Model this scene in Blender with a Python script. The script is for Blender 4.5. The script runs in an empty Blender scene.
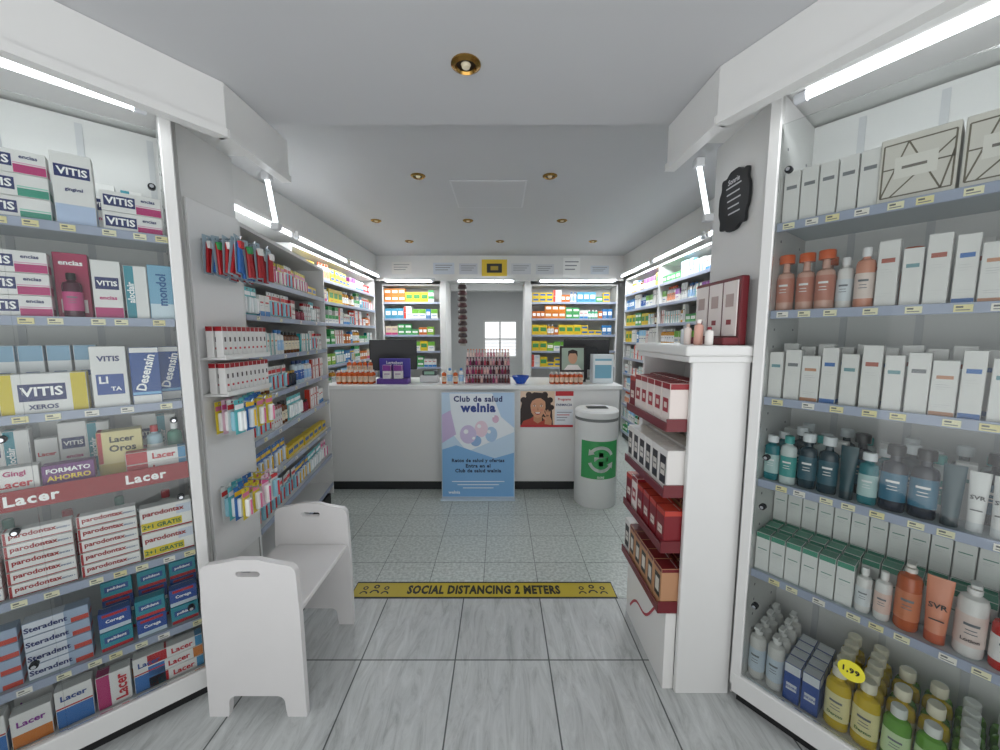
import bpy, bmesh, math, random
from math import radians, sin, cos, pi
from mathutils import Vector, Matrix
R=random.Random(11)
scene=bpy.context.scene
COL=scene.collection
try: scene.view_settings.view_transform='Standard'
except Exception: pass
# ------------------------------------------------------------ materials
def lin(h):
    h=h.lstrip('#'); o=[]
    for i in (0,2,4):
        c=int(h[i:i+2],16)/255
        o.append(c/12.92 if c<=.04045 else ((c+.055)/1.055)**2.4)
    return (*o,1)
MC={}
def M(h,rough=.45,metal=0,emit=0,trans=0,noise=0):
    k=(h,rough,metal,emit,trans,noise)
    if k in MC: return MC[k]
    m=bpy.data.materials.new('mat_'+h.strip('#')+('_%d'%len(MC)))
    m.use_nodes=True; nt=m.node_tree; b=nt.nodes['Principled BSDF']
    b.inputs['Base Color'].default_value=lin(h)
    b.inputs['Roughness'].default_value=rough
    b.inputs['Metallic'].default_value=metal
    if emit:
        b.inputs['Emission Color'].default_value=lin(h); b.inputs['Emission Strength'].default_value=emit
        try: m.cycles.emission_sampling='NONE'
        except Exception: pass
    if noise:
        tc=nt.nodes.new('ShaderNodeTexCoord'); n=nt.nodes.new('ShaderNodeTexNoise'); n.inputs['Scale'].default_value=6
        n.inputs['Detail'].default_value=3
        r=nt.nodes.new('ShaderNodeMixRGB'); c=lin(h)
        r.inputs[1].default_value=(c[0]*(1-noise),c[1]*(1-noise),c[2]*(1-noise),1)
        r.inputs[2].default_value=tuple(min(1,x*(1+noise*.5)) for x in c[:3])+(1,)
        nt.links.new(tc.outputs['Object'],n.inputs['Vector']); nt.links.new(n.outputs['Fac'],r.inputs[0])
        nt.links.new(r.outputs[0],b.inputs['Base Color'])
    MC[k]=m; return m
def glass_mat():
    m=bpy.data.materials.new('thin_glass'); m.use_nodes=True; nt=m.node_tree; nt.nodes.clear()
    o=nt.nodes.new('ShaderNodeOutputMaterial'); mx=nt.nodes.new('ShaderNodeMixShader')
    t=nt.nodes.new('ShaderNodeBsdfTransparent'); t.inputs[0].default_value=(.975,.988,.982,1)
    g=nt.nodes.new('ShaderNodeBsdfGlossy'); g.inputs['Roughness'].default_value=.03
    f=nt.nodes.new('ShaderNodeFresnel'); f.inputs[0].default_value=1.36
    nt.links.new(f.outputs[0],mx.inputs[0]); nt.links.new(t.outputs[0],mx.inputs[1]); nt.links.new(g.outputs[0],mx.inputs[2])
    nt.links.new(mx.outputs[0],o.inputs[0]); return m
GLASS=glass_mat()
def tile_mat(kind):
    m=bpy.data.materials.new('tile_'+kind); m.use_nodes=True; nt=m.node_tree; N=nt.nodes; L=nt.links; b=N['Principled BSDF']
    tc=N.new('ShaderNodeTexCoord'); mp=N.new('ShaderNodeMapping'); L.new(tc.outputs['Object'],mp.inputs[0])
    br=N.new('ShaderNodeTexBrick'); br.offset=0; br.inputs['Scale'].default_value=1
    br.inputs['Bias'].default_value=0; br.inputs['Mortar Smooth'].default_value=.4
    L.new(mp.outputs[0],br.inputs['Vector'])
    if kind=='near':
        mp.inputs['Location'].default_value=(.208,.05,0)
        br.inputs['Brick Width'].default_value=.435; br.inputs['Row Height'].default_value=.41
        br.inputs['Mortar Size'].default_value=.004
        br.inputs['Color1'].default_value=(1,1,1,1); br.inputs['Color2'].default_value=(.9,.9,.9,1); br.inputs['Mortar'].default_value=lin('737676')
        m2=N.new('ShaderNodeMapping'); m2.inputs['Scale'].default_value=(12,2.4,1); m2.inputs['Rotation'].default_value=(0,0,.15); L.new(tc.outputs['Object'],m2.inputs[0])
        n=N.new('ShaderNodeTexNoise'); n.inputs['Scale'].default_value=1.4; n.inputs['Detail'].default_value=11; n.inputs['Roughness'].default_value=.75; n.inputs['Distortion'].default_value=1.3
        L.new(m2.outputs[0],n.inputs['Vector'])
        cr=N.new('ShaderNodeValToRGB'); e=cr.color_ramp.elements
        e[0].position=.3; e[0].color=lin('979a99'); e[1].position=.68; e[1].color=lin('d3d6d5')
        x=cr.color_ramp.elements.new(.47); x.color=lin('bdc0bf')
        L.new(n.outputs['Fac'],cr.inputs[0])
    else:
        mp.inputs['Location'].default_value=(.1,.3,0)
        br.inputs['Brick Width'].default_value=.33; br.inputs['Row Height'].default_value=.33
        br.inputs['Mortar Size'].default_value=.003
        br.inputs['Color1'].default_value=(1,1,1,1); br.inputs['Color2'].default_value=(.93,.93,.93,1); br.inputs['Mortar'].default_value=lin('a0a5a2')
        n=N.new('ShaderNodeTexNoise'); n.inputs['Scale'].default_value=55; n.inputs['Detail'].default_value=4
        L.new(tc.outputs['Object'],n.inputs['Vector'])
        cr=N.new('ShaderNodeValToRGB'); e=cr.color_ramp.elements
        e[0].position=.36; e[0].color=lin('adb4af'); e[1].position=.62; e[1].color=lin('cfd5d0')
        L.new(n.outputs['Fac'],cr.inputs[0])
    mu=N.new('ShaderNodeMixRGB'); mu.blend_type='MULTIPLY'; mu.inputs[0].default_value=1
    L.new(br.outputs['Color'],mu.inputs[1]); L.new(cr.outputs[0],mu.inputs[2])
    L.new(mu.outputs[0],b.inputs['Base Color'])
    b.inputs['Roughness'].default_value=.38 if kind=='near' else .3
    return m
WHITE=M('dfdfdd',.4,noise=.03); PANEL=M('dadad8',.4,noise=.02); BLACK=M('17181a',.5); CHROME=M('c9ccd0',.2,1)
BRASS=M('b08a4a',.25,1); RAIL=M('9fa8bd',.35); BURG=M('6b1a22',.4)
TUBE=M('f4f9ff',.4,emit=9)
# ------------------------------------------------------------ mesh builder
def geo_bevel_box(x0,x1,y0,y1,z0,z1,bev,seg=1):
    bm=bmesh.new(); bmesh.ops.create_cube(bm,size=1)
    for v in bm.verts:
        v.co=Vector(((x0+x1)/2+v.co.x*(x1-x0),(y0+y1)/2+v.co.y*(y1-y0),(z0+z1)/2+v.co.z*(z1-z0)))
    if bev: bmesh.ops.bevel(bm,geom=list(bm.edges),offset=bev,segments=seg,affect='EDGES',profile=.5)
    bm.verts.index_update()
    r=([v.co.copy() for v in bm.verts],[[v.index for v in f.verts] for f in bm.faces]); bm.free(); return r
TXT={}
def textgeo(s,bold=.02):
    if (s,bold) in TXT: return TXT[(s,bold)]
    c=bpy.data.curves.new('t','FONT'); c.body=s; c.size=1; c.align_x='CENTER'; c.resolution_u=2; c.offset=bold
    if bold>.03: c.space_character=1.12
    o=bpy.data.objects.new('t',c); me=bpy.data.meshes.new_from_object(o)
    vs=[v.co.copy() for v in me.vertices]; fs=[list(p.vertices) for p in me.polygons]
    bpy.data.objects.remove(o); bpy.data.curves.remove(c); bpy.data.meshes.remove(me)
    if vs:
        x0=min(v.x for v in vs);x1=max(v.x for v in vs);y0=min(v.y for v in vs);y1=max(v.y for v in vs)
        cc=Vector(((x0+x1)/2,(y0+y1)/2,0)); vs=[v-cc for v in vs]; r=(vs,fs,x1-x0,y1-y0)
    else: r=([],[],1,1)
    TXT[(s,bold)]=r
    return r
FRONT=Matrix.Rotation(radians(90),4,'X')
def plategeo(polys,ext):
    c=bpy.data.curves.new('p','CURVE'); c.dimensions='2D'; c.fill_mode='BOTH'; c.extrude=ext/2
    for p in polys:
        s=c.splines.new('POLY'); s.points.add(len(p)-1); s.use_cyclic_u=True
        for i,q in enumerate(p): s.points[i].co=(q[0],q[1],0,1)
    o=bpy.data.objects.new('p',c); me=bpy.data.meshes.new_from_object(o)
    r=([v.co.copy() for v in me.vertices],[list(p.vertices) for p in me.polygons])
    bpy.data.objects.remove(o); bpy.data.curves.remove(c); bpy.data.meshes.remove(me); return r
def ell(cx,cy,rx,ry,n=24,a0=0,rot=0):
    o=[]
    for i in range(n):
        a=2*pi*i/n; x=rx*cos(a); y=ry*sin(a); o.append((cx+x*cos(rot)-y*sin(rot),cy+x*sin(rot)+y*cos(rot)))
    return o
class MB:
    def __init__(s): s.v=[];s.f=[];s.mi=[];s.sm=[];s.mats=[]
    def m(s,mat):
        if isinstance(mat,str): mat=M(mat)
        if mat not in s.mats: s.mats.append(mat)
        return s.mats.index(mat)
    def add(s,vs,fs,mat,smooth=False,mx=None):
        b=len(s.v); i=s.m(mat)
        for v in vs:
            v=Vector(v); s.v.append(mx@v if mx is not None else v)
        for f in fs: s.f.append([b+k for k in f]); s.mi.append(i); s.sm.append(smooth)
        return s
    def box(s,x0,x1,y0,y1,z0,z1,mat,bev=0,seg=1,mx=None):
        vs,fs=geo_bevel_box(x0,x1,y0,y1,z0,z1,bev,seg); return s.add(vs,fs,mat,False,mx)
    def lathe(s,prof,mat,seg=14,sx=1,sy=1,mx=None):
        vs=[];fs=[];rings=[]
        for r,z in prof:
            if r<1e-6: rings.append([len(vs)]); vs.append((0,0,z))
            else:
                rings.append(list(range(len(vs),len(vs)+seg)))
                for i in range(seg):
                    a=2*pi*i/seg; vs.append((r*cos(a)*sx,r*sin(a)*sy,z))
        for A,B in zip(rings,rings[1:]):
            for i in range(seg):
                j=(i+1)%seg
                if len(A)==1 and len(B)==1: continue
                if len(A)==1: fs.append([A[0],B[j],B[i]])
                elif len(B)==1: fs.append([A[i],A[j],B[0]])
                else: fs.append([A[i],A[j],B[j],B[i]])
        return s.add(vs,fs,mat,True,mx)
    def cyl(s,p,q,r,mat,seg=12):
        p=Vector(p);q=Vector(q);d=q-p;l=d.length
        mx=Matrix.Translation(p)@d.to_track_quat('Z','Y').to_matrix().to_4x4()
        return s.lathe([(0,0),(r,0),(r,l),(0,l)],mat,seg,mx=mx)
    def text(s,t,cx,y,cz,mw,mh,mat,rot=0,wrap=None,bold=.02):
        vs,fs,w,h=textgeo(t,bold); k=min(mw/w,mh/h)
        cr,sr=cos(rot),sin(rot); out=[]
        for v in vs:
            X=v.x*k;Y=v.y*k; X,Y=X*cr-Y*sr+cx,X*sr+Y*cr+cz
            if wrap: out.append((wrap*sin(X/wrap),-wrap*cos(X/wrap),Y))
            else: out.append((X,y,Y))
        return s.add(out,fs,mat)
    def quad(s,x0,x1,z0,z1,y,mat):
        return s.add([(x0,y,z0),(x1,y,z0),(x1,y,z1),(x0,y,z1)],[[0,1,2,3]],mat)
    def plate(s,polys,ext,mat,mx=None,wrap=None,y=0):
        vs,fs=plategeo(polys,ext)
        if wrap: return s.add([(wrap*sin(v.x/wrap),-wrap*cos(v.x/wrap),v.y) for v in vs],fs,mat)
        return s.add(vs,fs,mat,False,(Matrix.Translation((0,y,0))@FRONT) if mx is None else mx)
    def poly(s,pts,y,mat):
        return s.add([(p[0],y,p[1]) for p in pts],[list(range(len(pts)))],mat)
    def mesh(s,name='mesh'):
        me=bpy.data.meshes.new(name); me.from_pydata([tuple(v) for v in s.v],[],s.f)
        for m in s.mats: me.materials.append(m)
        me.polygons.foreach_set('material_index',s.mi); me.polygons.foreach_set('use_smooth',s.sm)
        me.update()
        if any(s.sm):
            try: me.set_sharp_from_angle(angle=radians(38))
            except Exception: pass
        return me
def O(name,me,loc=(0,0,0),rz=0,parent=None,label=None,cat=None,group=None,kind=None,rot=None):
    if isinstance(me,MB): me=me.mesh(name)
    o=bpy.data.objects.new(name,me); COL.objects.link(o)
    o.location=loc; o.rotation_euler=rot if rot else (0,0,rz)
    if parent: o.parent=parent
    if label: o['label']=label
    if cat: o['category']=cat
    if group: o['group']=group
    if kind: o['kind']=kind
    return o
def F(ox,oy,deg): return (ox,oy,radians(deg))
def P(f,s,d,z): return Vector((f[0]+cos(f[2])*s-sin(f[2])*d, f[1]+sin(f[2])*s+cos(f[2])*d, z))
def assembly(name,f,label,cat,z=0,s=0,d=0,group=None):
    return O(name,None,P(f,s,d,z),f[2],label=label,cat=cat,group=group)
# ------------------------------------------------------------ product kinds
class K: pass
def kind(name,w,h,d,me,parts,label,cat):
    k=K(); k.name=name;k.w=w;k.h=h;k.d=d;k.me=me.mesh(name);k.parts=[(n,p.mesh(n),l) for n,p,l in parts];k.label=label;k.cat=cat; return k
def spawn(k,f,s,d,z,rot=0,group=None,where='',label=None,noparts=False):
    o=O(k.name,k.me,P(f,s,d+k.d/2,z+.0008),f[2]+radians(rot),label=label or (k.label+where),cat=k.cat,group=group)
    for n,me,l in k.parts: O(n,me,parent=o,label=l)
    return o
WHT='e4e3df'
CN=['medicine_carton']
def carton(w,h,d,base=WHT,bands=(),texts=(),label='white cardboard medicine carton',name=None,cat='box'):
    mb=MB(); b=min(.0015,w*.03)
    mb.box(-w/2,w/2,-d/2,d/2,0,h,M(base,.4),b)
    y=-d/2
    for i,(a,c,e,g,cl) in enumerate(bands):
        mb.quad(-w/2+a*w+b,-w/2+c*w-b,e*h+b,g*h-b,y-.0004-.0002*i,M(cl,.4))
        if a==0: mb.add([(-w/2-.0004,d/2-b,e*h+b),(-w/2-.0004,y+b,e*h+b),(-w/2-.0004,y+b,g*h-b),(-w/2-.0004,d/2-b,g*h-b)],[[0,1,2,3]],M(cl,.4))
        if c==1: mb.add([(w/2+.0004,y+b,e*h+b),(w/2+.0004,d/2-b,e*h+b),(w/2+.0004,d/2-b,g*h-b),(w/2+.0004,y+b,g*h-b)],[[0,1,2,3]],M(cl,.4))
        if g==1: mb.add([(-w/2+a*w+b,y+b,h+.0004),(-w/2+c*w-b,y+b,h+.0004),(-w/2+c*w-b,d/2-b,h+.0004),(-w/2+a*w+b,d/2-b,h+.0004)],[[0,1,2,3]],M(cl,.4))
    for t in texts:
        tx,cx,cz,mw,mh,cl=t[:6]
        mb.text(tx,-w/2+cx*w,y-.0022,cz*h,mw*w,mh*h,M(cl,.4),rot=radians(t[6]) if len(t)>6 else 0,bold=.028)
    mb.add([(-w*.42,d*.30,h+.0005),(w*.42,d*.30,h+.0005),(w*.42,d*.34,h+.0005),(-w*.42,d*.34,h+.0005)],[[0,1,2,3]],M('b9b9b6'))
    return kind(name or CN[0],w,h,d,mb,[],label,cat)
def bottle(r,h,body='e6e3de',cap='ecece9',lab=None,sy=1,pump=False,texts=(),label='white plastic bottle with screw cap',name='bottle',shoulder=.72,capr=.5,cat='bottle'):
    mb=MB(); bm_=M(body,.25)
    mb.lathe([(0,0),(r*.9,0),(r,.006),(r,h*shoulder),(r*.88,h*(shoulder+.06)),(r*.42,h*(shoulder+.1)),(r*.38,h*.86),(0,h*.86)],bm_,16,1,sy)
    if lab:
        rr=r+.0007; mb.lathe([(rr,h*.16),(rr,h*.58)],M(lab,.4),16,1,sy)
        for zz,a1 in ((.44,.5),(.38,.35),(.33,.4)):
            q=r+.0016; n=6; vs=[]
            for i in range(n+1):
                a=-a1+2*a1*i/n; vs+= [(q*sin(a),-q*cos(a)*sy-.0004,h*zz),(q*sin(a),-q*cos(a)*sy-.0004,h*(zz+(.035 if zz>.4 else .012)))]
            mb.add(vs,[[2*i,2*i+2,2*i+3,2*i+1] for i in range(n)],M('6f757a' if lab[0] in 'cdef' else 'e6e6e4'))
    for (t,cz,mh,cl) in texts:
        vs,fs,w,hh=textgeo(t,.028); k=min(r*1.5/w,mh*h/hh)
        rr=r+.0025
        mb.add([(rr*sin(v.x*k/rr),-rr*cos(v.x*k/rr)*sy-.0006,cz*h+v.y*k) for v in vs],fs,M(cl,.4))
    c=MB(); cm=M(cap,.3); cr=r*capr
    if pump:
        c.lathe([(0,h*.84),(cr,h*.84),(cr,h*.9),(cr*.4,h*.905),(cr*.35,h*.96),(0,h*.96)],cm,12)
        c.box(-r*.35,r*.35,-r*1.1,r*.3,h*.955,h,cm,r*.08)
    else:
        c.lathe([(0,h*.85),(cr,h*.85),(cr,h*.985),(cr*.9,h),(0,h)],cm,14,1,sy if capr>.7 else 1)
    return kind(name,2*r,h,2*r*sy,mb,[('pump' if pump else 'cap',c,None)],label,cat)
def tube(w,h,col,cap,text=None,label='squeeze tube standing on its cap',tcol='333333'):
    mb=MB(); n=16; vs=[];fs=[]; L=6
    for j in range(L+1):
        t=j/L; z=h*(.16+.84*t); rx=w/2*(.8+.2*t); ry=w/2*.75*(1-t)+.0015
        for i in range(n):
            a=2*pi*i/n; vs.append((rx*cos(a),ry*sin(a),z))
    for j in range(L):
        for i in range(n): fs.append([j*n+i,j*n+(i+1)%n,(j+1)*n+(i+1)%n,(j+1)*n+i])
    fs.append([L*n+i for i in range(n)])
    mb.add(vs,fs,M(col,.3),True)
    if text:
        tv,tf,tw,th=textgeo(text); k=min(w*.7/tw,h*.1/th)
        mb.add([(v.x*k,-(w/2*.75*.5)-.004,h*.58+v.y*k) for v in tv],tf,M(tcol))
        mb.quad(-w*.28,w*.28,h*.36,h*.38,-(w/2*.75*.76)-.003,M(tcol))
    c=MB(); c.lathe([(0,0),(w*.4,0),(w*.4,h*.16),(0,h*.165)],M(cap,.3),14,1,.9)
    return kind('squeeze_tube',w,h,w*.75,mb,[('cap',c,None)],label,'tube')
def blister(w,h,card,bub,acc,label='hanging blister pack on card'):
    mb=MB()
    hole=ell(0,h*.93,.006,.006,10)
    mb.plate([[(-w/2,0),(w/2,0),(w/2,h),(-w/2,h)],hole],.0012,M(card,.4))
    mb.quad(-w/2+.002,w/2-.002,h*.72,h*.86,-.0011,M(acc,.4))
    mb.box(-w*.32,w*.32,-.02,-.001,h*.08,h*.66,M(bub,.2),.006,2)
    mb.box(-w*.07,w*.07,-.026,-.019,h*.12,h*.62,M(acc,.3),.002)
    return kind('blister_pack',w,h,.028,mb,[],label,'blister pack')
# generic stock: interchangeable filler cartons, contents not identified
ST=[]
def gc(w,h,d,b,a,c2,lab,t=None,name=None):
    bands=[(0,1,0,.28,a),(.1,.8,.62,.72,c2),(.1,.6,.5,.54,'8a8d92')]
    if t==1: bands=[(0,1,.55,1,a),(.15,.85,.3,.38,c2),(.15,.65,.18,.22,'8a8d92')]
    if t==2: bands=[(0,.3,0,1,a),(.4,.9,.6,.7,c2),(.4,.75,.4,.45,'8a8d92')]
    if t==3: bands=[(.1,.9,.35,.75,a),(.2,.8,.15,.2,c2),(.2,.7,.5,.56,'6a6d72')]
    k=carton(w,h,d,b,bands,(),lab,name=name); ST.append(k); return k
gc(.06,.12,.05,WHT,'2f7fc1','c63a3a','white carton with blue base band')
gc(.08,.09,.05,WHT,'3aa35a','1d4f91','white carton with green top band',1,'green_box')
gc(.05,.15,.04,'e9e9e6','c23a28','c23a28','white carton with red side stripe',2)
gc(.1,.07,.05,'d9ba22','1f5fae','ffffff','yellow carton with blue panel',3,'yellow_box')
gc(.07,.14,.05,'2c79b8','ffffff','f0c22b','blue carton with white panel',3,'panel_box')
gc(.06,.11,.05,'c96e28','ffffff','b5302a','orange carton with white panel',3,'panel_box')
gc(.08,.13,.05,WHT,'8a3f97','8a3f97','white carton with purple top band',1,'assorted_box')
gc(.05,.13,.04,WHT,'1ca0a6','e58c2c','white carton with teal side stripe',2)
gc(.1,.08,.06,'3f9c57','f3f3ef','f2d13b','green carton with white panel',3,'green_box')
gc(.05,.1,.04,'b32a28','f3f3ef','1d3b6e','red carton with white panel',3,'red_box')
gc(.07,.16,.05,WHT,'8ec7e8','3b5b92','white carton with pale blue band',1,'assorted_box')
gc(.06,.13,.05,'e4ccd2','c9417b','8a3f97','pink carton with magenta band',None,'assorted_box')
NST=len(ST)
BIG=[]
for (w,h,d,b,a,c2,lab,t,nm) in [(.11,.15,.08,'dcc02a','3a8f4a','d9472f','large yellow carton with green panel',3,'large_box'),(.1,.14,.08,WHT,'6fae3a','2c79b8','large white carton with green top',1,'large_box'),
    (.1,.1,.08,'d07a25','f3efe4','c63a3a','large orange carton with white panel',3,'assorted_box'),(.09,.15,.07,'4a99b9','f3f3ef','1d3b6e','light blue carton with white panel',3,'large_box'),
    (.1,.12,.08,'7faf3a','f6f4e6','e8cb2e','lime green carton with pale panel',3,'green_box'),(.09,.13,.07,'dccbb2','c9417b','8a3f97','cream carton with magenta band',None,'assorted_box'),
    (.12,.09,.08,'e4e4e2','d94a3a','2c79b8','wide white carton with red side',2,'red_box')]:
    BIG.append(gc(w,h,d,b,a,c2,lab,t,nm))
ST=ST[:NST]
SB=[]
for (r,h,b,c,l,lab) in [(.025,.15,'e6e5e2','3a78b5','9fc4e4','white bottle with blue cap'),(.025,.16,'d89c38','f4f4f4','ffffff','amber bottle with white label'),
    (.024,.13,'4aa37a','ffffff','e9f3ec','green bottle with white label'),(.025,.17,'e5e5e5','d85f3a','e9a07d','white bottle with orange cap'),
    (.025,.14,'6a3f22','1c1c1c','e2d7c0','brown bottle with black cap'),(.026,.16,'c9dae4','203a6b','315fa8','pale blue bottle with navy cap')]:
    SB.append(bottle(r,h,b,c,l,label=lab))
SBL=[blister(.06,.15,'dfdfdc','9bd0e0','d83a3a','white hanging blister pack with red band'),blister(.06,.15,'2f6fb5','dfe7ee','f0c22b','blue hanging blister pack with yellow band'),
     blister(.05,.14,'dbc733','f2f2ee','d9759a','yellow hanging blister pack with pink band'),blister(.06,.15,'5fbfc4','eef3f3','ffffff','pale teal hanging blister pack'),
     blister(.05,.15,'e4bfce','f6f6f4','d94f8a','pale pink hanging blister pack')]
def fill(f,z,s0,s1,kinds,where,group,d0=.02,hmax=.3,gap=.006,runs=(1,4),depthj=.01,stack=.3):
    s=s0
    ks=[k for k in kinds if k.h<hmax]
    while True:
        k=R.choice(ks)
        for _ in range(R.randint(*runs)):
            if s+k.w>s1: return
            n=1
            if k.cat=='box' and k.h*2<hmax and R.random()<stack: n=2
            for i in range(n): spawn(k,f,s+k.w/2,d0+R.uniform(0,depthj),z+i*(k.h+.0015),R.uniform(-1.5,1.5),group,where)
            s+=k.w+gap
def shelving(name,f,L,D,H,zs,label,cat='shelving',plinth=.1,rail=RAIL,thick=.018,lip=.03):
    a=assembly(name,f,label,cat)
    b=MB(); b.box(0,L,D-.015,D,plinth,H,PANEL); b.box(0,.02,0,D-.015,plinth,H,WHITE,.002); b.box(L-.02,L,0,D-.015,plinth,H,WHITE,.002)
    b.box(.02,L-.02,.0,D-.015,H-.02,H,WHITE); O('body',b,parent=a)
    p=MB(); p.box(0,L,.03,D,0,plinth,BLACK); O('plinth',p,parent=a,label='black plinth')
    for z in zs:
        m=MB(); m.box(.021,L-.021,.004,D-.016,z-thick,z,WHITE,.001)
        m.box(.021,L-.021,-.003,.004,z-lip+.004,z+.004,rail,.001); O('shelf',m,parent=a)
    return a
# ------------------------------------------------------------ room shell
def struct(name,mb): return O(name,mb,kind='structure')
WALLM=M('d2d3d2',.6,noise=.03); CEIL=M('c2c3c5',.8,noise=.02)
def bx(name,*a,mat=WALLM):
    m=MB(); m.box(*a,mat); return struct(name,m)
YB=6.05
bx('floor',-2.3,2.3,-.8,2.0,-.1,0,mat=tile_mat('near'))
bx('floor.001',-2.3,2.3,2.0,9.4,-.1,0,mat=tile_mat('far'))
bx('wall_left',-2.3,-2.15,-.8,YB,0,2.75)
bx('wall_right',2.15,2.3,-.8,YB,0,2.75)
bx('wall_back',-2.3,-.82,YB,YB+.12,0,2.75)
bx('wall_back.001',.40,2.3,YB,YB+.12,0,2.75)
bx('wall_back.002',-.82,.40,YB,YB+.12,2.2,2.75)
bx('ceiling',-2.3,2.3,-.8,1.72,2.40,2.75,mat=CEIL)
bx('ceiling.001',-2.3,2.3,1.72,9.4,2.62,2.75,mat=CEIL)
bx('wall_corridor_left',-1.5,-1.4,YB+.12,9.2,0,2.62)
bx('wall_corridor_right',1.0,1.1,YB+.12,9.2,0,2.62)
bx('wall_far',-1.4,-.4,9.1,9.2,0,2.62); bx('wall_far.001',.42,1.0,9.1,9.2,0,2.62)
bx('wall_far.002',-.4,.42,9.1,9.2,0,.95); bx('wall_far.003',-.4,.42,9.1,9.2,1.85,2.62)
w=MB()
for x in (-.4,-.02,.38): w.box(x,x+.04,9.10,9.15,.95,1.85,WHITE)
for z in (.95,1.38,1.81): w.box(-.4,.42,9.11,9.14,z,z+.04,WHITE)
for i in range(12): w.box(-.36,.38,9.16,9.17,1.0+i*.035,1.015+i*.035,M('b9bcc0'))
struct('window_1',w)
bx('wall_partition_left',-2.15,-1.31,1.84,1.87,0,2.33)
bx('wall_panel_left',-1.31,-1.27,1.56,1.87,0,2.33,mat=PANEL)
bx('wall_partition_right',1.01,2.15,1.75,1.78,0,2.33)
bx('wall_panel_right',.975,1.01,1.435,1.78,0,2.33,mat=PANEL)
def cornice(name,pts,flip):
    m=MB(); n=len(pts)
    vs=[(x,y,2.33) for x,y in pts]+[(x,y,2.3995) for x,y in pts]
    fs=[list(range(n)),[n+i for i in range(n)][::-1]]+[[i,(i+1)%n,n+(i+1)%n,n+i] for i in range(n)]
    m.add(vs,fs,WHITE); struct(name,m)
    for i in range(2):
        a=Vector(pts[i]+(0,));b=Vector(pts[i+1]+(0,)); d=(b-a); l=d.length; d.normalize(); nn=Vector((-d.y,d.x,0))*flip
        q=[a-nn*.004,b-nn*.004,b+nn*.025,a+nn*.025]
        mm=MB(); vs=[(p.x,p.y,2.225) for p in q]+[(p.x,p.y,2.3985) for p in q]
        mm.add(vs,[[0,1,2,3],[7,6,5,4],[0,1,5,4],[1,2,6,5],[2,3,7,6],[3,0,4,7]],WHITE)
        q=[a-nn*.014,b-nn*.014,b+nn*.03,a+nn*.03]
        vs=[(p.x,p.y,2.212) for p in q]+[(p.x,p.y,2.24) for p in q]
        mm.add(vs,[[0,1,2,3],[7,6,5,4],[0,1,5,4],[1,2,6,5],[2,3,7,6],[3,0,4,7]],WHITE)
        struct('trim_%d'%(1 if flip>0 else 2),mm)
cornice('trim_cornice_left',[(-.995,1.85),(-.995,1.447),(-1.53,.62),(-1.9,.3),(-2.15,.3),(-2.15,1.85)],-1)
cornice('trim_cornice_right',[(.735,1.73),(.745,1.366),(1.19,.42),(1.4,.1),(2.15,.1),(2.15,1.73)],1)
YH=5.47
for sgn,nm in ((-1,'left'),(1,'right')):
    m=MB(); x0,x1=(1.76,1.79)
    m.box(min(sgn*x0,sgn*x1),max(sgn*x0,sgn*x1),1.88,YH,2.34,2.6195,WHITE)
    m.box(min(sgn*x1,sgn*2.15),max(sgn*x1,sgn*2.15),1.88,YH,2.36,2.38,WHITE)
    m.box(min(sgn*1.75,sgn*1.80),max(sgn*1.75,sgn*1.80),1.88,YH,2.33,2.35,WHITE)
    struct('trim_valance_'+nm,m)
m=MB(); m.box(-1.76,1.76,YH,YH+.03,2.29,2.6195,WHITE); m.box(-1.76,1.76,YH-.02,YH+.04,2.27,2.295,WHITE); m.box(-1.76,1.76,YH+.03,YB-.01,2.30,2.32,WHITE)
struct('trim_header',m)
bx('trim_pillar',-.86,-.78,YH+.03,YB-.01,0,2.29,mat=WHITE); bx('trim_pillar.001',.36,.44,YH+.03,YB-.01,0,2.29,mat=WHITE)
# ------------------------------------------------------------ lights
def tubelight(p,q,label='fluorescent tube light under the cornice',r=.012,group=None,e=26):
    p=Vector(p);q=Vector(q);d=(q-p).normalized()
    a=O('fluorescent_light',None,p,label=label,cat='light',group=group)
    m=MB(); m.cyl((0,0,0),q-p,r,TUBE); O('tube',m,parent=a)
    for (u,v) in ((-d*.02,d*.012),(q-p-d*.012,q-p+d*.02)):
        m=MB(); m.cyl(u,v,r*1.35,M('cfd2d6')); O('end_socket',m,parent=a)
    ang=math.atan2(d.y,d.x)
    mx=Matrix.Translation((q-p)/2+Vector((0,0,.035)))@Matrix.Rotation(ang,4,'Z')
    l=(q-p).length/2+.03; m=MB(); m.box(-l,l,-.022,.022,-.02,.012,WHITE,.003,mx=mx); O('housing',m,parent=a)
    L=bpy.data.lights.new('lamp','AREA'); L.shape='RECTANGLE'; L.size=(q-p).length*.97; L.size_y=.024; L.energy=e; L.color=(.95,.98,1)
    o=bpy.data.objects.new('lamp',L); COL.objects.link(o); o.parent=a; o.location=(q-p)/2+Vector((0,0,-r-.002)); o.rotation_euler=(0,0,ang)
    return a
tubelight((-1.235,1.369,2.27),(-1.60,.93,2.27),e=1.8)
tubelight((.986,1.31,2.27),(1.36,.68,2.27),e=1.8)
for y0,y1 in ((2.0,3.15),(3.25,4.25),(4.35,5.35)):
    tubelight((-1.70,y0,2.31),(-1.70,y1,2.31),group='fluorescent tubes over the wall shelves',e=6.5)
    tubelight((1.70,y0,2.31),(1.70,y1,2.31),group='fluorescent tubes over the wall shelves',e=6.5)
for x0,x1 in ((-1.6,-.95),(-.6,.2),(.55,1.6)):
    tubelight((x0,5.38,2.25),(x1,5.38,2.25),group='fluorescent tubes over the rear shelves',e=6)
tubelight((-.6,7.4,2.5),(.5,7.4,2.5),'added fluorescent light brightening the back room',e=12)  # extra lamp added to brighten the view through the doorway
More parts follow.
